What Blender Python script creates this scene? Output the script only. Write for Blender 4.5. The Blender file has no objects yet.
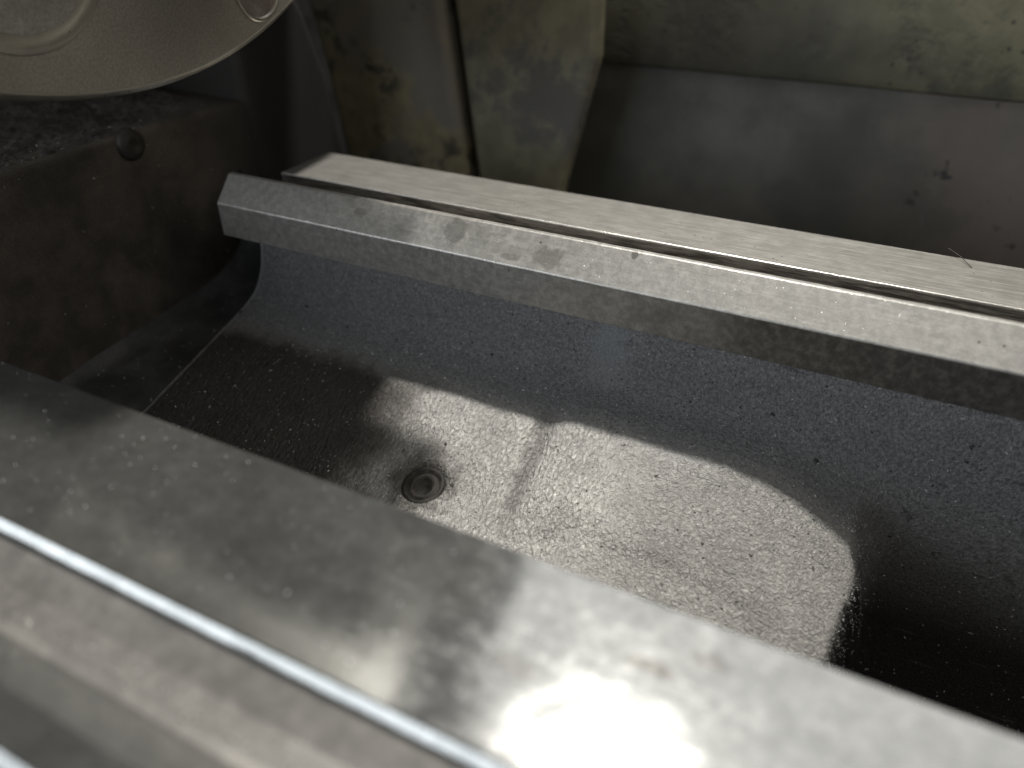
import bpy, bmesh, math, random
from mathutils import Vector, noise as mnoise
random.seed(7)
S = 0.001                                   # everything below is measured in millimetres
sc = bpy.context.scene
C = sc.collection

# ---------------------------------------------------------------- camera
FPX = 770.0
PITCH, YAW = math.radians(33.2066), math.radians(26.925)
cam_d = bpy.data.cameras.new('camera'); cam = bpy.data.objects.new('camera', cam_d); C.objects.link(cam)
cam.location = (0, 0, 0.120)
fw = Vector((-math.sin(YAW)*math.cos(PITCH), math.cos(YAW)*math.cos(PITCH), -math.sin(PITCH)))
cam.rotation_euler = fw.to_track_quat('-Z', 'Y').to_euler()
cam_d.sensor_width = 36.0; cam_d.lens = FPX/1024*36
cam_d.clip_start = 0.005; cam_d.clip_end = 50
cam_d.dof.use_dof = True; cam_d.dof.focus_distance = 0.283; cam_d.dof.aperture_fstop = 6.0
sc.camera = cam

# ---------------------------------------------------------------- world, lamps, exposure
w = bpy.data.worlds.new('World'); sc.world = w; w.use_nodes = True
w.node_tree.nodes['Background'].inputs[0].default_value = (0.92, 0.96, 1.0, 1)
w.node_tree.nodes['Background'].inputs[1].default_value = 0.066

def area(name, loc, target, sx, sy, power, col, shape='RECTANGLE'):
    d = bpy.data.lights.new(name, 'AREA'); d.shape = shape; d.size = sx
    if shape in ('RECTANGLE', 'ELLIPSE'): d.size_y = sy
    d.energy = power; d.color = col
    o = bpy.data.objects.new(name, d); C.objects.link(o); o.location = loc
    o.rotation_euler = (Vector(target)-Vector(loc)).to_track_quat('-Z', 'Y').to_euler()
    return o
area('machine_lamp', (-0.150, 0.518, 0.90), (-0.06, 0.16, -0.03), 0.052, 0.052, 13.0, (1.0, 0.965, 0.90), 'DISK')
area('front_fill', (-1.0, -1.30, 0.52), (-0.05, 0.2, 0.0), 1.8, 0.80, 19.0, (0.88, 0.94, 1.0))  # unseen cool fill from the front left, for the wall and bevels
area('top_fill', (0.12, -0.50, 1.6), (0.0, 0.2, 0.0), 1.3, 0.8, 2.6, (1.0, 0.95, 0.87))  # added soft panel for the vee bevel to reflect
area('back_fill', (0.06, 1.55, 1.45), (0.0, 0.15, 0.0), 1.5, 1.4, 11.5, (1.0, 0.98, 0.95))  # unseen broad fill from behind, brightens the front way
area('chuck_fill', (1.5, 0.35, 0.9), (-0.25, 0.25, 0.05), 0.9, 0.6, 3.2, (1.0, 0.92, 0.80))  # added warm fill for the chuck face

vs = sc.view_settings
vs.view_transform = 'Standard'; vs.look = 'None'; vs.exposure = 0.0; vs.gamma = 1.0
try: vs.use_curve_mapping = False
except Exception: pass
sc.cycles.use_denoising = True
sc.cycles.max_bounces = 6

# ---------------------------------------------------------------- node helpers
class NT:
    def __init__(self, name):
        self.m = bpy.data.materials.new(name); self.m.use_nodes = True
        self.t = self.m.node_tree; self.b = self.t.nodes['Principled BSDF']
        self.co = self.t.nodes.new('ShaderNodeTexCoord').outputs['Object']
    def n(self, kind, **kw):
        x = self.t.nodes.new(kind)
        for k, v in kw.items(): setattr(x, k, v)
        return x
    def put(self, sock, v):
        if isinstance(v, bpy.types.NodeSocket): self.t.links.new(v, sock)
        elif isinstance(v, (tuple, list)) and len(v) == 3 and sock.type == 'RGBA': sock.default_value = (*v, 1)
        else: sock.default_value = v
    def map(self, scale=(1, 1, 1), loc=(0, 0, 0), rot=(0, 0, 0)):
        x = self.n('ShaderNodeMapping'); self.put(x.inputs[0], self.co)
        x.inputs['Scale'].default_value = scale; x.inputs['Location'].default_value = loc; x.inputs['Rotation'].default_value = rot
        return x.outputs[0]
    def noise(self, scale, detail=3, rough=0.55, vec=None, dist=0.0, ntype=None):
        x = self.n('ShaderNodeTexNoise'); self.put(x.inputs['Vector'], vec or self.co)
        x.inputs['Scale'].default_value = scale; x.inputs['Detail'].default_value = detail
        x.inputs['Roughness'].default_value = rough; x.inputs['Distortion'].default_value = dist
        return x.outputs['Fac']
    def voro(self, scale, vec=None, feature='F1', rnd=1.0):
        x = self.n('ShaderNodeTexVoronoi', feature=feature); self.put(x.inputs['Vector'], vec or self.co)
        x.inputs['Scale'].default_value = scale; x.inputs['Randomness'].default_value = rnd
        return x.outputs['Distance']
    def ramp(self, f, a, b, lo=0.0, hi=1.0):
        x = self.n('ShaderNodeMapRange', interpolation_type='SMOOTHSTEP'); self.put(x.inputs[0], f)
        for i, v in enumerate((a, b, lo, hi)): x.inputs[i+1].default_value = v
        return x.outputs[0]
    def mix(self, f, a, b, mode='MIX'):
        x = self.n('ShaderNodeMix', data_type='RGBA', blend_type=mode)
        self.put(x.inputs[0], f); self.put(x.inputs[6], a); self.put(x.inputs[7], b); return x.outputs[2]
    def math(self, op, a, b=0.0):
        x = self.n('ShaderNodeMath', operation=op); self.put(x.inputs[0], a); self.put(x.inputs[1], b); return x.outputs[0]
    def xyz(self):
        x = self.n('ShaderNodeSeparateXYZ'); self.put(x.inputs[0], self.co); return x.outputs
    def blob(self, cx, cy, rx, ry, cz=None, warp=None):
        """soft spot round a point (mm): 0 in the middle, 1 at its rim"""
        X, Y, Z = self.xyz()
        a = self.math('POWER', self.math('DIVIDE', self.math('SUBTRACT', X, cx*S), rx*S), 2.0)
        b = self.math('POWER', self.math('DIVIDE', self.math('SUBTRACT', Y, cy*S), ry*S), 2.0)
        d = self.math('SQRT', self.math('ADD', a, b))
        if warp is not None: d = self.math('ADD', d, self.math('MULTIPLY', self.math('SUBTRACT', warp, 0.5), 1.6))
        return d
    def bump(self, h, dist, strength=1.0, normal=None):
        x = self.n('ShaderNodeBump'); x.inputs['Strength'].default_value = strength
        x.inputs['Distance'].default_value = dist; self.put(x.inputs['Height'], h)
        if normal is not None: self.put(x.inputs['Normal'], normal)
        return x.outputs[0]
    def out(self, base=None, rough=None, metal=None, normal=None, spec=None, aniso=None):
        for k, v in (('Base Color', base), ('Roughness', rough), ('Metallic', metal), ('Normal', normal), ('Specular IOR Level', spec), ('Anisotropic', aniso)):
            if v is not None: self.put(self.b.inputs[k], v)
        return self.m

def mat_ground_steel(name, tint=(0.56, 0.545, 0.51), dark=(0.30, 0.295, 0.28), rough=(0.30, 0.46), spots=None, face_dark=False, edge_dark=False, mscale=120, smudge=0.0, brush=1.0, stain=0.5, grain=1.0, metal=0.86, sscale=(35, 1100), wave=0.0):
    t = NT(name)
    streak = t.noise(1.0, 4, 0.65, t.map((sscale[0], sscale[1], sscale[1])))
    streak2 = t.noise(1.0, 3, 0.6, t.map((14, 900, 900)))
    mott = t.noise(mscale, 6, 0.78)
    fine = t.noise(1500, 3, 0.6)
    spk = t.ramp(t.voro(420), 0.07, 0.13)
    col = t.mix(t.ramp(mott, 0.34, 0.70), dark, tint)
    col = t.mix(stain, tint, col)
    col = t.mix(t.math('MULTIPLY', t.ramp(streak, 0.35, 0.7, 0.32, 0), brush), col, (0.20, 0.19, 0.175))
    pit = t.math('MULTIPLY', t.ramp(t.voro(260), 0.05, 0.16, 1, 0), t.ramp(t.noise(60, 2), 0.52, 0.62))
    col = t.mix(pit, col, (0.12, 0.11, 0.10))
    r = t.ramp(t.math('ADD', t.math('MULTIPLY', mott, 0.6), t.math('MULTIPLY', streak2, 0.4)), 0.36, 0.62, rough[0], rough[1])
    if spots:
        wv = t.noise(230, 3, 0.6)
        for (cx, cy, rx, ry, k) in spots:
            f = t.ramp(t.blob(cx, cy, rx, ry, warp=wv), 0.7, 1.1, k, 0)
            col = t.mix(f, col, (0.16, 0.15, 0.135))
    if smudge:                                           # grey smears and fine pale and dark flecks
        sm = t.noise(1.0, 5, 0.75, t.map((190, 300, 300), rot=(0, 0, 0.5)))
        col = t.mix(t.ramp(sm, 0.52, 0.66, 0, smudge), col, (0.62, 0.62, 0.60))
        col = t.mix(t.ramp(sm, 0.36, 0.46, smudge, 0), col, (0.12, 0.12, 0.115))
        fl = t.noise(620, 3, 0.7)
        col = t.mix(t.ramp(fl, 0.60, 0.70, 0, smudge*1.3), col, (0.75, 0.75, 0.72))
        r = t.math('ADD', r, t.ramp(sm, 0.45, 0.62, 0, 0.03))
    if edge_dark:                                        # side wall of the groove darker, in brushed brown
        X, Y, Z = t.xyz()
        f = t.math('MULTIPLY', t.ramp(Y, 0.28155, 0.2818, 1, 0), t.ramp(Z, -0.0012, -0.0004, 1, 0))
        col = t.mix(t.math('MULTIPLY', f, 0.85), col, t.mix(t.ramp(t.noise(1.0, 4, 0.7, t.map((70, 900, 900), rot=(0, math.radians(7), 0))), 0.38, 0.62), (0.06, 0.053, 0.045), (0.36, 0.335, 0.30)))
    if face_dark:                                             # upright face turns dark brown towards the right
        X, Y, Z = t.xyz()
        fx = t.ramp(t.math('ADD', X, t.math('MULTIPLY', t.math('SUBTRACT', t.noise(30, 4), 0.5), 0.10)), -0.125, -0.02, 0.32, 0.93)
        f = t.math('MULTIPLY', fx, t.ramp(Z, -0.0034, -0.0028, 1, 0))
        col = t.mix(f, col, t.mix(t.ramp(mott, 0.4, 0.7), (0.045, 0.042, 0.037), (0.12, 0.112, 0.10)))
    h = t.math('ADD', t.math('MULTIPLY', streak, brush), t.math('MULTIPLY', fine, 0.6*grain))
    nrm = t.bump(h, 0.00009, 0.7)
    if wave: nrm = t.bump(t.noise(38, 3, 0.5), wave, 0.6, nrm)
    nrm = t.bump(spk, 0.00006, 0.5*grain, nrm)
    return t.out(col, r, metal, nrm)

def mat_casting():
    t = NT('worn_cast_iron')
    X, Y, Z = t.xyz()
    mott = t.noise(55, 5, 0.6)
    grain = t.noise(800, 4, 0.8)
    col = t.mix(t.ramp(mott, 0.35, 0.68), (0.43, 0.42, 0.40), (0.56, 0.55, 0.525))
    col = t.mix(t.ramp(grain, 0.32, 0.60, 0.46, 0), col, (0.15, 0.148, 0.145))
    # rail's shade painted into the colour: wall and back of floor darker, blue-grey
    wall_shade = t.ramp(t.math('ADD', Y, t.math('MULTIPLY', t.math('SUBTRACT', mott, 0.5), 0.014)), 0.219, 0.234)
    wallc = t.mix(t.ramp(grain, 0.3, 0.7), (0.17, 0.173, 0.178), (0.44, 0.45, 0.463))
    rub = t.ramp(t.blob(-85, 254, 10, 9, warp=t.noise(160, 3)), 0.3, 1.2, 0.6, 0)
    wallc = t.mix(rub, wallc, (0.42, 0.44, 0.46))
    col = t.mix(wall_shade, col, wallc)
    # jaw shadow painted dark on the floor's left end, and shade in the well
    left_shade = t.ramp(t.math('ADD', X, t.math('MULTIPLY', t.math('SUBTRACT', mott, 0.5), 0.03)), -0.172, -0.138, 1, 0)
    left_shade = t.math('MULTIPLY', left_shade, t.math('SUBTRACT', 1.0, wall_shade))
    col = t.mix(t.math('MULTIPLY', left_shade, 0.92), col, (0.034, 0.029, 0.025))
    rim = t.math('MULTIPLY', t.ramp(X, -0.2664, -0.2650, 1, 0), t.ramp(grain, 0.3, 0.6, 0.5, 0.9))
    col = t.mix(rim, col, (0.55, 0.56, 0.57))
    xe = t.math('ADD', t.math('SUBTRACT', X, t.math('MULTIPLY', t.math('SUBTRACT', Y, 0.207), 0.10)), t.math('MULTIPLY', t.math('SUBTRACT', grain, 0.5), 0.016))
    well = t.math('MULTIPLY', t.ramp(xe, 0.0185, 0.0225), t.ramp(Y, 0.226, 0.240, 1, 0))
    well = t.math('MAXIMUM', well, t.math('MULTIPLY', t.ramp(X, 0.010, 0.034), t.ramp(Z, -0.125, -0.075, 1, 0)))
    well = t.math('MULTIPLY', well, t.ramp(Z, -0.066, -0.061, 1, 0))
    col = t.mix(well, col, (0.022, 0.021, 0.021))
    crl = t.math('ABSOLUTE', t.math('ADD', t.math('ADD', X, 0.0962), t.math('ADD', t.math('MULTIPLY', t.math('SUBTRACT', Y, 0.200), 0.10), t.math('MULTIPLY', t.math('SUBTRACT', t.noise(90, 4, 0.6), 0.5), 0.008))))
    crl = t.math('MULTIPLY', t.ramp(crl, 0.0008, 0.0062, 0.60, 0), t.ramp(Y, 0.168, 0.190))
    col = t.mix(t.math('MULTIPLY', crl, t.math('SUBTRACT', 1.0, wall_shade)), col, (0.11, 0.105, 0.097))  # shade on the crease's turned-away side, put into the colour
    halo = t.ramp(t.blob(-130.3, 182.7, 11, 11, warp=t.noise(140, 4, 0.7)), 0.75, 1.6, 0.72, 0)
    col = t.mix(halo, col, (0.06, 0.054, 0.047))
    pits = t.math('MULTIPLY', t.ramp(t.voro(330), 0.06, 0.2, 1, 0), t.ramp(t.noise(120, 3), 0.5, 0.6))
    col = t.mix(pits, col, (0.03, 0.03, 0.03))
    # relief: rippled skin on the floor, fine sand skin on the wall, scratches
    warp = t.map((780, 360, 500), rot=(0, 0, math.radians(-14)))
    rip = t.noise(1.0, 3, 0.55, warp, 0.6)
    worm = t.noise(620, 4, 0.6, None, 1.4)
    worn = t.ramp(X, -0.085, -0.030)
    hm = t.n('ShaderNodeMix', data_type='FLOAT'); t.put(hm.inputs[0], worn); t.put(hm.inputs[2], rip); t.put(hm.inputs[3], worm)
    sand = t.noise(1150, 3, 0.7)
    hm2 = t.n('ShaderNodeMix', data_type='FLOAT'); t.put(hm2.inputs[0], wall_shade); t.put(hm2.inputs[2], hm.outputs[0]); t.put(hm2.inputs[3], sand)
    # dirt sits in the low spots of the skin, pits are picked out at random
    col = t.mix(t.ramp(hm2.outputs[0], 0.36, 0.54, 0.22, 0), col, (0.12, 0.115, 0.108))
    vz = t.n('ShaderNodeTexVoronoi'); 
    wn = t.n('ShaderNodeTexNoise'); t.put(wn.inputs['Vector'], t.co); wn.inputs['Scale'].default_value = 500
    wm = t.n('ShaderNodeMix', data_type='RGBA', blend_type='LINEAR_LIGHT'); wm.inputs[0].default_value = 0.0016; t.put(wm.inputs[6], t.co); t.put(wm.inputs[7], wn.outputs['Color'])
    t.put(vz.inputs['Vector'], wm.outputs[2]); vz.inputs['Scale'].default_value = 260
    rs = t.n('ShaderNodeSeparateColor'); t.put(rs.inputs[0], vz.outputs['Color'])
    pit2 = t.math('MULTIPLY', t.ramp(rs.outputs[0], 0.90, 0.95), t.ramp(t.math('ADD', vz.outputs['Distance'], t.math('MULTIPLY', rs.outputs[1], 0.25)), 0.18, 0.34, 1, 0))
    col = t.mix(t.math('MULTIPLY', pit2, 0.85), col, (0.018, 0.018, 0.018))
    speck = t.math('MULTIPLY', t.ramp(rs.outputs[2], 0.86, 0.90), t.ramp(vz.outputs['Distance'], 0.08, 0.18, 1, 0))
    col = t.mix(t.math('MULTIPLY', speck, 0.8), col, (0.66, 0.66, 0.66))
    n1 = t.bump(hm2.outputs[0], 0.0021, 1.0)
    n1 = t.bump(t.math('SUBTRACT', 1.0, pit2), 0.0005, 0.8, n1)
    n1 = t.bump(t.ramp(t.voro(330), 0.0, 0.22), 0.0003, 0.35, n1)
    for k, (ang, sc_, th) in enumerate(((20, 300, 0.735), (-62, 260, 0.745), (75, 420, 0.74))):
        line = t.ramp(t.noise(1.0, 1, 0.5, t.map((sc_*0.09, sc_*3.4, sc_*0.3), loc=(k*3.1, k*1.7, 0), rot=(0, 0, math.radians(ang)))), th, th+0.02)
        line = t.math('MULTIPLY', line, t.ramp(X, -0.075, -0.035))
        col = t.mix(t.math('MULTIPLY', line, 0.5), col, (0.09, 0.088, 0.085))
    scr = t.ramp(t.noise(1.0, 2, 0.5, t.map((90, 1500, 300), rot=(0, 0, math.radians(35)))), 0.66, 0.72)
    n1 = t.bump(t.math('SUBTRACT', 1.0, scr), 0.00025, 0.4, n1)
    return t.out(col, t.ramp(mott, 0.3, 0.7, 0.62, 0.46), 0.25, n1, 0.45)

def mat_dark_iron(name, a, b, rough=0.55, scale=40, bump=0.0002, grit=0.0, spec=0.4, fade=None):
    t = NT(name)
    m = t.noise(scale, 5, 0.6); g = t.noise(1000, 3, 0.65)
    col = t.mix(t.ramp(m, 0.34, 0.68), a, b)
    col = t.mix(t.ramp(g, 0.35, 0.65, 0.4, 0), col, tuple(c*0.45 for c in a))
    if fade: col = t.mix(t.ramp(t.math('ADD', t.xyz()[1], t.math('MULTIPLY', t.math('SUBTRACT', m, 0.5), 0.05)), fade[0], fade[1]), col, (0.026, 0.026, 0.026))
    n = t.bump(g, bump, 0.6)
    if grit:
        v = t.voro(520); col = t.mix(t.ramp(v, 0.12, 0.3, grit, 0), col, (0.012, 0.011, 0.01))
        n = t.bump(v, 0.0006, 0.8, n)
    return t.out(col, t.ramp(m, 0.3, 0.7, rough-0.1, rough+0.1), 0.1, n, spec)

def mat_sheet():
    t = NT('stained_sheet_iron')
    m = t.noise(11, 6, 0.62); X = t.xyz()[0]
    col = t.mix(t.ramp(m, 0.36, 0.66), (0.09, 0.092, 0.083), (0.17, 0.167, 0.152))
    rust = t.ramp(t.math('ADD', X, t.math('MULTIPLY', t.math('SUBTRACT', t.noise(16, 5, 0.65), 0.5), 0.35)), -0.05, 0.10, 0, 0.75)
    col = t.mix(rust, col, (0.20, 0.165, 0.143))
    sp = t.math('MULTIPLY', t.ramp(t.noise(60, 4, 0.65), 0.62, 0.69), t.ramp(X, -0.03, 0.02))
    col = t.mix(sp, col, (0.05, 0.045, 0.04))
    pale = t.math('MULTIPLY', t.ramp(t.noise(33, 4, 0.6, t.map((1, 1, 0.6), loc=(3, 1, 0))), 0.61, 0.70), t.ramp(X, 0.0, 0.04, 0, 0.6))
    col = t.mix(pale, col, (0.34, 0.325, 0.30))
    return t.out(col, 0.5, 0.1, t.bump(t.noise(160, 4), 0.0004, 0.5), 0.4)

def mat_old_paint(name, paint, bare, thr, spots=0.0, scale=22, dark_left=False, upper=False):
    t = NT(name)
    m = t.noise(scale, 6, 0.62, None, 0.4); st = t.noise(1.0, 4, 0.6, t.map((34, 34, 20)))
    edge = t.math('ADD', t.math('MULTIPLY', m, 0.65), t.math('MULTIPLY', st, 0.35))
    col = t.mix(t.ramp(t.noise(70, 4), 0.35, 0.65), tuple(c*0.75 for c in paint), paint)
    f = t.ramp(t.math('ADD', edge, t.math('MULTIPLY', t.math('SUBTRACT', t.noise(160, 4, 0.7), 0.5), 0.16)), thr-0.05, thr+0.06)
    col = t.mix(f, col, bare)
    if spots:
        s = t.math('MULTIPLY', t.ramp(t.voro(150), 0.08, 0.26, 1, 0), t.ramp(t.noise(40, 3), 0.46, 0.62))
        col = t.mix(t.math('MULTIPLY', s, spots), col, (0.02, 0.019, 0.015))
    if upper:                                            # paint worn away higher up, black splotches lower down
        Z = t.xyz()[2]
        col = t.mix(t.ramp(t.math('ADD', Z, t.math('MULTIPLY', t.math('SUBTRACT', st, 0.5), 0.12)), 0.005, 0.050, 0, 0.85), col, bare)
        sp = t.math('MULTIPLY', t.ramp(t.noise(75, 6, 0.7), 0.50, 0.60), t.ramp(t.noise(16, 2), 0.47, 0.60))
        col = t.mix(t.math('MULTIPLY', sp, 0.8), col, (0.055, 0.053, 0.043))
    if dark_left:                                            # blacker towards the cover
        gx = t.ramp(t.math('ADD', t.xyz()[0], t.math('MULTIPLY', t.math('SUBTRACT', t.noise(9, 5, 0.65), 0.5), 0.32)), -0.09, 0.03, 0.72, 0)
        col = t.mix(gx, col, (0.038, 0.037, 0.030))
    n = t.bump(t.math('SUBTRACT', 1.0, f), 0.0004, 0.5)
    n = t.bump(t.noise(300, 3), 0.0002, 0.4, n)
    return t.out(col, t.ramp(m, 0.3, 0.7, 0.42, 0.6), 0.0, n, 0.4)

M = {
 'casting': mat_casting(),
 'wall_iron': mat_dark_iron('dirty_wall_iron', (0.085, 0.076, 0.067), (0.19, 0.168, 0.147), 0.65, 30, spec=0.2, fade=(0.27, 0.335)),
 'gap_iron': mat_dark_iron('grey_gap_iron', (0.065, 0.068, 0.070), (0.15, 0.155, 0.158), 0.55, 45, 0.0005),
 'way_flat_rear': mat_ground_steel('brushed_way_steel', (0.60, 0.58, 0.54), (0.50, 0.485, 0.455), (0.32, 0.38), brush=1.6, stain=0.5, grain=0.6, metal=0.75, edge_dark=True),
 'way_vee_rear': mat_ground_steel('stained_way_steel', (0.58, 0.565, 0.53), (0.40, 0.39, 0.365), (0.30, 0.38), brush=0.5, stain=0.9, grain=1.5, mscale=330, metal=0.60, face_dark=True,
        spots=[(-150, 246, 6.0, 4.2, 0.5), (-139, 246, 6.5, 3.0, 0.22), (-108.5, 244, 7, 3.0, 0.5), (-124, 242.3, 4, 1.0, 0.45), (-77, 249, 1.2, 1.0, 0.8), (-196, 246, 3, 1.5, 0.35)]),
 'way_front': mat_ground_steel('worn_front_way_steel', (0.325, 0.33, 0.32), (0.215, 0.22, 0.215), (0.095, 0.135), brush=0.3, stain=0.75, grain=0.12, metal=0.84, smudge=0.17, sscale=(9, 300), wave=0.00008,
        spots=[(-18, 91, 5, 1.6, 0.8), (-8, 97, 4, 2.2, 0.5), (-40, 80, 5, 3, 0.35)]),
 'groove': mat_ground_steel('dull_groove_steel', (0.29, 0.278, 0.262), (0.19, 0.185, 0.176), (0.42, 0.55), brush=0.2, stain=0.9, grain=1.3, metal=0.55),
 'iron': mat_dark_iron('oily_dark_iron', (0.040, 0.036, 0.032), (0.075, 0.066, 0.058), 0.5, 30),
 'gritty': mat_dark_iron('swarf_covered_iron', (0.06, 0.055, 0.05), (0.16, 0.147, 0.132), 0.75, 60, 0.0006, 0.9, spec=0.15),
 'black': mat_dark_iron('black_iron', (0.020, 0.020, 0.019), (0.036, 0.036, 0.034), 0.75, 40, spec=0.08),
 'chuck': mat_dark_iron('turned_chuck_iron', (0.375, 0.347, 0.295), (0.47, 0.44, 0.385), 0.48, 18, 0.00005),
 'chuck_hub': mat_dark_iron('pale_chuck_plug', (0.36, 0.35, 0.32), (0.52, 0.51, 0.47), 0.5, 60, 0.0001),
 'bolt': mat_dark_iron('brown_bolt_iron', (0.24, 0.20, 0.18), (0.36, 0.31, 0.28), 0.4, 90, 0.0002),
 'bright': mat_ground_steel('bright_edge_steel', (0.50, 0.47, 0.41), (0.36, 0.34, 0.30), (0.36, 0.48), brush=0.2),
 'olive': mat_old_paint('peeling_olive_paint', (0.33, 0.295, 0.185), (0.235, 0.212, 0.18), 0.51, upper=True),
 'olive2': mat_old_paint('rubbed_olive_paint', (0.30, 0.285, 0.20), (0.15, 0.145, 0.132), 0.52, scale=14),
 'green': mat_old_paint('spotted_green_paint', (0.15, 0.145, 0.092), (0.074, 0.072, 0.055), 0.54, 0.85, 12, dark_left=True),
 'sheet': mat_sheet(),
}
t = NT('metal_dust'); M['dust'] = t.out((0.78, 0.78, 0.76), 0.35, 0.35)
t = NT('dark_screw'); M['screw'] = mat_dark_iron('rusty_screw_iron', (0.022, 0.02, 0.018), (0.065, 0.059, 0.052), 0.75, 260, 0.0004)

# ---------------------------------------------------------------- mesh helpers
def mesh_obj(name, verts, faces, mat, parent=None, smooth=False, loc=(0, 0, 0)):
    me = bpy.data.meshes.new(name)
    me.from_pydata([(v[0]*S, v[1]*S, v[2]*S) for v in verts], [], faces); me.update()
    bm = bmesh.new(); bm.from_mesh(me); bmesh.ops.recalc_face_normals(bm, faces=bm.faces); bm.to_mesh(me); bm.free()
    me.materials.append(mat)
    if smooth:
        for p in me.polygons: p.use_smooth = True
    o = bpy.data.objects.new(name, me); C.objects.link(o); o.parent = parent
    return o

def thing(name, label, cat, loc=(0, 0, 0), group=None):
    o = bpy.data.objects.new(name, None); C.objects.link(o); o.empty_display_size = 0.02
    o['label'] = label; o['category'] = cat
    if group: o['group'] = group
    return o

def tag(o, label, cat, kind=None):
    o['label'] = label; o['category'] = cat
    if kind: o['kind'] = kind
    return o

def extrude_x(name, prof, x0, x1, mat, parent, nx=60, wob=0.0, bevel=0.3, seg=2, seed=0):
    """closed profile in (y, z) run along x, with slightly uneven edges"""
    n = len(prof); verts = []; faces = []
    for i in range(nx+1):
        x = x0 + (x1-x0)*i/nx
        for k, (y, z) in enumerate(prof):
            d = mnoise.noise(Vector((x*0.12, k*7.3+seed, 1.7)))*wob + mnoise.noise(Vector((x*0.9, k*7.3+seed, 4.7)))*wob*0.5
            e = mnoise.noise(Vector((x*0.12, k*5.1+seed, 9.7)))*wob
            verts.append((x, y+d, z+e*0.6))
    for i in range(nx):
        for k in range(n):
            a = i*n+k; b = i*n+(k+1) % n
            faces.append((a, b, b+n, a+n))
    faces.append(tuple(range(n))); faces.append(tuple(nx*n+k for k in range(n)))
    o = mesh_obj(name, verts, faces, mat, parent)
    if bevel:
        b = o.modifiers.new('bevel', 'BEVEL'); b.width = bevel*S; b.segments = seg; b.limit_method = 'ANGLE'; b.angle_limit = math.radians(20)
        b.harden_normals = False
    return o

def prism(name, poly, axis, a0, a1, mat, parent, bevel=1.0, seg=3, smooth=False):
    """polygon in the plane across `axis`, pulled from a0 to a1"""
    def P(u, v, a): return {'x': (a, u, v), 'y': (u, a, v), 'z': (u, v, a)}[axis]
    n = len(poly)
    verts = [P(u, v, a0) for u, v in poly] + [P(u, v, a1) for u, v in poly]
    faces = [tuple(range(n)), tuple(range(n, 2*n))] + [(k, (k+1) % n, n+(k+1) % n, n+k) for k in range(n)]
    o = mesh_obj(name, verts, faces, mat, parent)
    if bevel:
        b = o.modifiers.new('bevel', 'BEVEL'); b.width = bevel*S; b.segments = seg; b.limit_method = 'ANGLE'; b.angle_limit = math.radians(25)
    return o

def lathe_x(name, prof, cy, cz, mat, parent, n=96):
    """(x, r) profile turned about the x axis through (cy, cz)"""
    verts = []; faces = []
    for x, r in prof:
        for k in range(n):
            a = 2*math.pi*k/n; verts.append((x, cy+r*math.cos(a), cz+r*math.sin(a)))
    for i in range(len(prof)-1):
        for k in range(n):
            a = i*n+k; b = i*n+(k+1) % n; faces.append((a, b, b+n, a+n))
    if prof[0][1] > 0: faces.append(tuple(range(n)))
    if prof[-1][1] > 0: faces.append(tuple((len(prof)-1)*n+k for k in range(n)))
    return mesh_obj(name, verts, faces, mat, parent)

def sst(a, b, x):
    t = min(1, max(0, (x-a)/(b-a))); return t*t*(3-2*t)

def resample(P, n):
    # Catmull-Rom smooth, then n points; returns list
    pts = []
    for i in range(len(P)-1):
        p0 = P[max(i-1, 0)]; p1 = P[i]; p2 = P[i+1]; p3 = P[min(i+2, len(P)-1)]
        for j in range(12):
            t = j/12
            pts.append(tuple(0.5*(2*p1[c]+(p2[c]-p0[c])*t+(2*p0[c]-5*p1[c]+4*p2[c]-p3[c])*t*t+(3*p1[c]-p0[c]-3*p2[c]+p3[c])*t**3) for c in (0, 1)))
    pts.append(P[-1])
    L = [0]
    for i in range(1, len(pts)): L.append(L[-1]+math.dist(pts[i], pts[i-1]))
    out = []; j = 0
    for k in range(n):
        s = L[-1]*k/(n-1)
        while j < len(L)-2 and L[j+1] < s: j += 1
        f = (s-L[j])/max(1e-9, L[j+1]-L[j]); out.append(tuple(pts[j][c]+(pts[j+1][c]-pts[j][c])*f for c in (0, 1)))
    return out

# ---------------------------------------------------------------- lathe bed
bed = thing('lathe_bed', 'worn grey cast iron lathe bed with two bright ground ways and a rough sunken middle', 'lathe bed')

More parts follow.
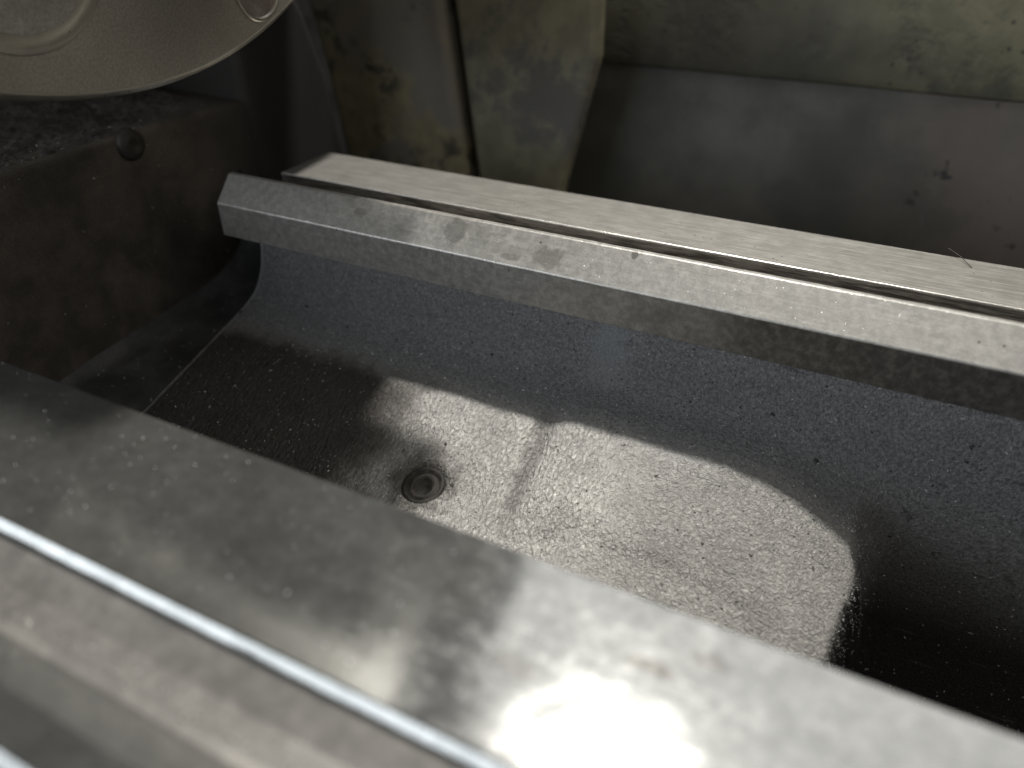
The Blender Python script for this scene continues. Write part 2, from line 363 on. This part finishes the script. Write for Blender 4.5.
NS = 190
PA = resample([(258, -16), (256, -30), (253.5, -40), (247, -49), (237, -53.5), (215, -60), (189, -68), (171, -73), (140, -80), (104, -88)], NS)
PB = resample([(258, -16), (256.5, -35), (254, -62), (249, -100), (240, -150), (226, -190), (200, -206), (150, -212), (104, -215)], NS)
HX, HY = -130.3, 182.7
def casting_point(x, k):
    ya, za = PA[k]; yb, zb = PB[k]
    fl = sst(246, 232, ya)                                   # 1 on the floor, 0 on the wall
    z = za; y = ya
    z += fl*(2.6*sst(-101, -85, x)*sst(168, 195, ya) - 2.4*math.exp(-((x+96.5+0.1*(ya-200))/5.5)**2)*sst(172, 190, ya)*sst(232, 214, ya))
    z -= fl*(13*(max(0, x+34)/50)**2.0)
    led = 184 - 0.05*(x+56) + 4*mnoise.noise(Vector((x*0.05, 0, 3)))
    z -= fl*1.1*sst(led+2.5, led-1.5, ya)*sst(-75, -55, x)*sst(8, -12, x)
    z += fl*(0.5*mnoise.noise(Vector((x*0.045, ya*0.045, 1))) + 0.30*mnoise.noise(Vector((x*0.16, ya*0.16, 5))))
    y += (1-fl)*(0.7*mnoise.noise(Vector((x*0.04, za*0.06, 8)))+0.2*mnoise.noise(Vector((x*0.2, za*0.2, 3))))
    # countersunk hole
    d = math.hypot(x-HX, (ya-HY)*1.05)
    z += 0.45*math.exp(-((d-10.4)/1.8)**2) - 5.0*sst(9.6, 6.2, d)
    # the right end rolls off into the deep well
    edge = 27.0 + 2.0*mnoise.noise(Vector((ya*0.06, 2, 2))) + 0.10*(ya-205) - 6*sst(204, 230, ya) + 1.3*mnoise.noise(Vector((ya*0.35, 7, x*0.1)))
    wgt = sst(edge-8, edge+10, x)
    wl = fl*wgt + (1-fl)*sst(-25, 95, x)
    return (x, y+(yb-ya)*wl, z+(zb-z)*wl)

xs = []
x = -266.0
while x < 250:
    xs.append(x)
    x += 0.8 if -150 < x < -105 else (1.0 if -120 <= x < 40 else 2.4)
verts = []; faces = []
for x in xs:
    for k in range(NS): verts.append(casting_point(x, k))
n = NS
for i in range(len(xs)-1):
    for k in range(NS-1): a = i*n+k; faces.append((a, a+1, a+1+n, a+n))
# rolled lip down the left end of the casting
base = len(verts)
for j, (dx, dz) in enumerate(((-1.1, -0.35), (-1.9, -1.3), (-2.2, -3.0), (-2.2, -40.0))):
    for k in range(NS):
        p = casting_point(-266.0, k); f = sst(246, 232, PA[k][0])
        verts.append((p[0]+dx, p[1]+(1-f)*(-dz if dz > -5 else 60), p[2]+dz*f))
for j in range(4):
    for k in range(NS-1):
        a = (0 if j == 0 else base+(j-1)*NS)+k; b = base+j*NS+k
        faces.append((a, a+1, b+1, b))
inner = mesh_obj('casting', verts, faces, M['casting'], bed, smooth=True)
inner['label'] = 'rough grey casting floor that drops into a dark well at the right'

# recess floor in the gap by the headstock
PG = resample([(302, -15), (300, -34), (291, -56), (266, -67.5), (215, -72.5), (171, -77), (140, -83), (104, -90)], 70)
verts = []; faces = []; gx = [-324+i*2.0 for i in range(30)]
for x in gx:
    for k in range(70):
        y, z = PG[k]
        lift = 6*sst(-312, -324, x)
        verts.append((x, y, z+lift+0.7*mnoise.noise(Vector((x*0.07, y*0.07, 2)))))
for i in range(len(gx)-1):
    for k in range(69): a = i*70+k; faces.append((a, a+1, a+71, a+70))
mesh_obj('gap_floor', verts, faces, M['gap_iron'], bed, smooth=True)

# outer casting bodies under the ways
extrude_x('rear_casting', [(261.5, -16), (261.5, -15), (322, -15), (322, -240), (262, -240)], -265, 250, M['iron'], bed, 20, 0, 1)
extrude_x('front_casting', [(103.5, -24), (103.5, -230), (8, -230), (8, -6.4), (47, -6.4), (53, -5.6), (60.3, -3.2), (61.5, -3.2), (61.5, -24)], -318, 250, M['groove'], bed, 20, 0, 0.5)
# rear ways
o = extrude_x('vee_way', [(240, -18), (240, -2.6), (250.0, 8.2), (252.4, 8.2), (262.5, -4), (262.5, -15.5), (255, -18)], -272, 250, M['way_vee_rear'], bed, 260, 0.12, 0.35, 2, 3)
o['label'] = 'long rear vee way, bright bevelled face over a darker upright face'
o = extrude_x('flat_way', [(281.3, -15.5), (281.3, 0), (318.6, 0), (318.6, -15.5)], -270, 250, M['way_flat_rear'], bed, 120, 0.03, 0.35, 2, 5)
o['label'] = 'narrow brushed rear flat way'
# front ways
o = extrude_x('flat_way', [(60.6, -23.9), (60.6, -2.0), (62.4, 0), (105.8, 0), (105.8, -23.9)], -318, 250, M['way_front'], bed, 320, 0.05, 0.3, 3, 11)
o['label'] = 'broad blurred front flat way with worn bright patch'
o = extrude_x('vee_way', [(45, -6.6), (32.4, 8), (25.2, 8), (12, -6.6)], -318, 250, M['way_front'], bed, 80, 0.05, 0.8, 3, 17)
o['label'] = 'front vee way at the near corner'

# screw sunk in the hole of the casting floor
def lathe_z(name, prof, cx, cy, mat, parent, n=48, wob=0.0):
    verts = []; faces = []
    for i, (r, z) in enumerate(prof):
        for k in range(n):
            a = 2*math.pi*k/n
            q = wob*mnoise.noise(Vector((math.cos(a)*1.5+i, math.sin(a)*1.5, i*0.7)))
            verts.append((cx+(r+q)*math.cos(a), cy+(r+q)*math.sin(a), z+q-0.30*(-(r*math.sin(a)))))
    for i in range(len(prof)-1):
        for k in range(n): a = i*n+k; b = i*n+(k+1) % n; faces.append((a, b, b+n, a+n))
    faces.append(tuple((len(prof)-1)*n+k for k in range(n)))
    return mesh_obj(name, verts, faces, mat, parent, smooth=True)
hz = -68.2
scr = lathe_z('sunken_screw', [(8.4, hz-5.0), (8.3, hz-2.9), (7.4, hz-2.2), (6.6, hz-2.5), (6.2, hz-3.6), (5.6, hz-3.7), (5.2, hz-3.0), (4.4, hz-2.8), (3.6, hz-3.4), (3.0, hz-6.0), (0.3, hz-6.4)], HX, HY, M['screw'], bed, 48, 0.25)

# ---------------------------------------------------------------- headstock
hs = thing('headstock', 'dark oily iron headstock with a dirty ledge below the round chuck', 'headstock')
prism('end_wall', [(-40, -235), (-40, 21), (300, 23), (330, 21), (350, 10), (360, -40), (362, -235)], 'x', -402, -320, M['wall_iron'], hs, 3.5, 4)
sh = []
NXs, NYs = 78, 336
verts = []; faces = []
for i in range(NXs+1):
    for k in range(NYs+1):
        x = -322.5-78*i/NXs; y = -36+336*k/NYs
        z = 22.4+0.9*mnoise.noise(Vector((x*0.12, y*0.12, 0)))+1.1*mnoise.noise(Vector((x*0.33, y*0.33, 4)))+0.5*mnoise.noise(Vector((x*0.8, y*0.8, 2)))+9*(i/NXs)**2
        if i == 0: z = 20
        verts.append((x, y, z))
for i in range(NXs):
    for k in range(NYs): a = i*(NYs+1)+k; faces.append((a, a+1, a+NYs+2, a+NYs+1))
prism('dark_filler', [(314, -235), (396, -235), (391, -24), (384, 22), (371, 58), (345, 100), (314, 150)], 'x', -405, -318.5, M['wall_iron'], hs, 5, 4)  # added dark block that fills the black zone beside the cover
o = mesh_obj('ledge', verts, faces, M['gritty'], hs, smooth=True); o['label'] = 'ledge caked with dark metal swarf'
prism('gearbox_body', [(40, -235), (40, 410), (52, 424), (800, 424), (800, -235)], 'x', -640, -406, M['black'], hs, 12, 4)
bh = lathe_x('bolt_head', [(-322, 7.6), (-319.0, 7.2), (-317.6, 6.0), (-316.9, 4.2), (-316.8, 3.0), (-317.2, 2.4), (-317.4, 0.5)], 240, 17.5, M['iron'], hs, 40)
for p in bh.data.polygons: p.use_smooth = True

# ---------------------------------------------------------------- chuck
CY, CZ, CR = 202.3, 243.5, 187.7
ch = thing('lathe_chuck', 'big round brown-grey chuck face hanging over the bed at top left', 'chuck')
body = lathe_x('face_plate', [(-312, CR-6), (-310, CR-1.5), (-307, CR), (-252.4, CR), (-250.2, CR-2.0), (-250, CR-2.6), (-250, 60), (-249.0, 58), (-249.0, 0.5)], CY, CZ, M['chuck'], ch, 220)
rc = lathe_x('rim_chamfer', [(-253.2, CR+0.02), (-252.2, CR+0.12), (-251.0, CR-0.7), (-250.1, CR-1.7), (-249.9, CR-2.2), (-250.1, CR-2.6)], CY, CZ, M['bright'], ch, 220)
pc = (164, 107.2)
bz = lathe_x('bored_ring', [(-252, 33.5), (-249.7, 33.2), (-249.3, 32.8), (-249.2, 30.2), (-249.6, 29.2), (-249.9, 27.2)], pc[0], pc[1], M['bright'], ch, 90)
for p in bz.data.polygons: p.use_smooth = True
lathe_x('centre_plug', [(-249.9, 27.4), (-249.5, 27.2), (-248.9, 24.5), (-248.6, 20), (-248.6, 0.5)], pc[0], pc[1], M['chuck_hub'], ch, 72)
bz = lathe_x('bolt_hole_rim', [(-251, 13.0), (-249.4, 13.0), (-249.1, 12.4), (-249.1, 11.8), (-249.5, 11.3), (-249.9, 11.1)], 264, 84, M['bright'], ch, 60)
for p in bz.data.polygons: p.use_smooth = True
lathe_x('bolt', [(-249.94, 11.2), (-249.7, 11.0), (-249.7, 4.5), (-249.95, 4.2), (-249.95, 0.3)], 264, 84, M['bolt'], ch, 48)
# four unseen jaws, wide foot and narrow nose, sized to cast the floor shadow
for j, (ang, foot, tip, fw_, nw) in enumerate(((-72, -166, -135, 40, 18), (16, -215, -180, 26, 18), (106, -205, -150, 30, 18), (196, -205, -150, 30, 18))):
    a = math.radians(ang); er = (math.cos(a), math.sin(a)); et = (-er[1], er[0])
    verts = []; faces = []
    for (xa, xb, hw, ra, rb) in ((-250, foot, fw_, 45, 141), (foot-4, tip, nw, 98, 139)):
        m = len(verts)
        for r in (ra, rb):
            for x, q in ((xa, -hw), (xb, -hw), (xb, hw), (xa, hw)):
                verts.append((x, CY+er[0]*r+et[0]*q, CZ+er[1]*r+et[1]*q))
        faces += [tuple(m+q for q in f) for f in ((0, 1, 2, 3), (4, 5, 6, 7), (0, 1, 5, 4), (1, 2, 6, 5), (2, 3, 7, 6), (3, 0, 4, 7))]
    o = mesh_obj('chuck_jaw', verts, faces, M['chuck'], ch)
    b = o.modifiers.new('bevel', 'BEVEL'); b.width = 1.2*S; b.segments = 2; b.limit_method = 'ANGLE'

# ---------------------------------------------------------------- painted cover behind the bed
cv = thing('machine_cover', 'peeling olive painted cover panels with a dark gap between them behind the rear rail', 'cover')
o = prism('cover_panel', [(-404, 300), (-382, 110), (-374, 70), (-367, 50), (-359, 14), (-351, -42), (-330, -200), (-229.5, -200), (-251, -38), (-264.5, 61), (-296, 300)], 'y', 430, 447, M['olive'], cv, 7, 5)
o['label'] = 'left panel with patchy olive paint'
o = prism('cover_panel', [(-290, 300), (-258.8, 61), (-245.5, -38), (-224, -200), (-214, -200), (-185, -41), (-166.5, 36), (-167, 66), (-172, 300)], 'y', 432, 447, M['olive2'], cv, 7, 5)
o['label'] = 'right tapered panel, rubbed grey down its middle'
prism('gap_backing', [(-302, 300), (-236, -200), (-216, -200), (-282, 300)], 'y', 449, 470, M['black'], cv, 0)

# ---------------------------------------------------------------- splash guard and tray
sg = thing('splash_guard', 'stained sheet metal splash guard, spotted green above and brown-grey below', 'splash guard')
def sheet(name, prof, mat, x0=-330, x1=700, nx=60, th=3.0, wob=0.8, label=None):
    n = len(prof); verts = []; faces = []
    for off in (0, 1):
        for i in range(nx+1):
            x = x0+(x1-x0)*i/nx
            for k, (y, z) in enumerate(prof):
                d = wob*mnoise.noise(Vector((x*0.012, k*0.3, 2)))
                verts.append((x, y+d+off*th, z+d*0.4-off*0.5))
    q = (nx+1)*n
    for off in (0, 1):
        for i in range(nx):
            for k in range(n-1):
                a = off*q+i*n+k; faces.append((a, a+1, a+1+n, a+n))
    for i in range(nx):
        for k in (0, n-1):
            a = i*n+k; faces.append((a, a+n, q+a+n, q+a))
    for i in (0, nx):
        for k in range(n-1):
            a = i*n+k; faces.append((a, a+1, q+a+1, q+a))
    o = mesh_obj(name, verts, faces, mat, sg, smooth=False)
    for p in o.data.polygons: p.use_smooth = len(p.vertices) == 4
    m = o.modifiers.new('edge', 'EDGE_SPLIT'); m.split_angle = math.radians(40)
    if label: o['label'] = label
    return o
sheet('upper_band', [(492.5, 22.5), (490.2, 24), (490, 28), (494, 60), (501, 100), (512, 160), (528, 240)], M['green'], label='green band speckled with black spots')
sheet('lower_panel', [(494, 32), (494, 20), (493, -20), (490, -80), (484, -150), (472, -205), (450, -232)], M['sheet'], label='brown-grey lower panel')
sheet('tray_floor', [(452, -236), (452.1, -238), (380, -240), (150, -242), (-60, -242)], M['sheet'], th=0.0, wob=0.3)

# ---------------------------------------------------------------- loose things
rnd = random.Random(3)
def dust(name, pts, mat):
    verts = []; faces = []
    for (x, y, z, r) in pts:
        b = len(verts)
        a = rnd.random()*6.28; l = r*(1+rnd.random()*1.2); c, s = math.cos(a), math.sin(a); tz = rnd.uniform(-.5, .5)
        verts += [(x+c*l, y+s*l, z+tz*l), (x-s*r*.7, y+c*r*.7, z), (x-c*l, y-s*l, z-tz*l), (x+s*r*.7, y-c*r*.7, z), (x, y, z+r*.8), (x, y, z-r*.8)]
        for f in ((0, 1, 4), (1, 2, 4), (2, 3, 4), (3, 0, 4), (1, 0, 5), (2, 1, 5), (3, 2, 5), (0, 3, 5)): faces.append(tuple(b+q for q in f))
    return mesh_obj(name, verts, faces, mat, None)
pts = []
for _ in range(3200):
    x = rnd.uniform(-264, 120); k = rnd.randrange(4, NS-4); p = casting_point(x, k)
    if x > 26 and rnd.random() < 0.3: continue
    r = min(0.45, 0.13+rnd.expovariate(1/0.06))
    pts.append((p[0], p[1], p[2]+0.1, r))
for _ in range(1500):                                          # grains clinging to the rolled edge by the well
    x = rnd.gauss(22, 4.5); k = rnd.randrange(50, NS-20); p = casting_point(x, k)
    pts.append((p[0]+0.1, p[1], p[2]+0.1, rnd.uniform(0.09, 0.24)))
for _ in range(420):
    x = rnd.uniform(-262, 90)
    if x < -135 and rnd.random() < 0.65: continue
    p = casting_point(x, rnd.randrange(6, NS-40)); pts.append((p[0], p[1]-0.1, p[2]+0.15, rnd.uniform(0.18, 0.36)))
tag(dust('metal_dust', pts, M['dust']), 'bright metal grains scattered over the rough casting floor and wall', 'metal dust', 'stuff')
pts = []
for _ in range(260):
    x = rnd.uniform(-230, 60); y = rnd.uniform(66, 105)
    pts.append((x, y, 0.05, min(0.35, 0.08+rnd.expovariate(1/0.06))))
for _ in range(500):
    pts.append((rnd.uniform(-200, 20), rnd.uniform(47, 54), -5.9, min(0.4, 0.1+rnd.expovariate(1/0.08))))
tag(dust('filings', pts, M['dust']), 'fine filings lying on the blurred front way', 'filings', 'stuff')
pts = []
for _ in range(300):
    pts.append((rnd.uniform(-398, -322), rnd.uniform(20, 300), 23.0, min(0.6, 0.15+rnd.expovariate(1/0.10))))
for _ in range(70):
    pts.append((-319.8, rnd.uniform(90, 320), rnd.uniform(-80, 20), min(0.4, 0.12+rnd.expovariate(1/0.08))))
for _ in range(110):
    k = rnd.randrange(18, 60); y, z = PG[k]; pts.append((rnd.uniform(-318, -269), y, z+0.5, min(0.7, 0.15+rnd.expovariate(1/0.12))))
tag(dust('swarf', pts, M['dust']), 'crumbs of swarf on the dark headstock ledge and wall', 'swarf', 'stuff')

# hair-thin sliver on the far edge of the rear flat way
cu = [(24.5, 321.5, 1.8), (26.5, 319.2, 1.6), (29.0, 316.5, 1.2), (31.0, 313.0, 0.7), (33.0, 310.0, 0.35)]
verts = []; faces = []
for i, p in enumerate(cu):
    r = 0.16
    for k in range(5):
        a = 2*math.pi*k/5; verts.append((p[0]+r*math.cos(a), p[1]+r*math.cos(a)*0.4, p[2]+r*math.sin(a)))
for i in range(len(cu)-1):
    for k in range(5): a = i*5+k; b = i*5+(k+1) % 5; faces.append((a, b, b+5, a+5))
tag(mesh_obj('metal_sliver', verts, faces, M['iron'], None, True), 'hair-thin curled sliver on the far edge of the rear rail', 'sliver')
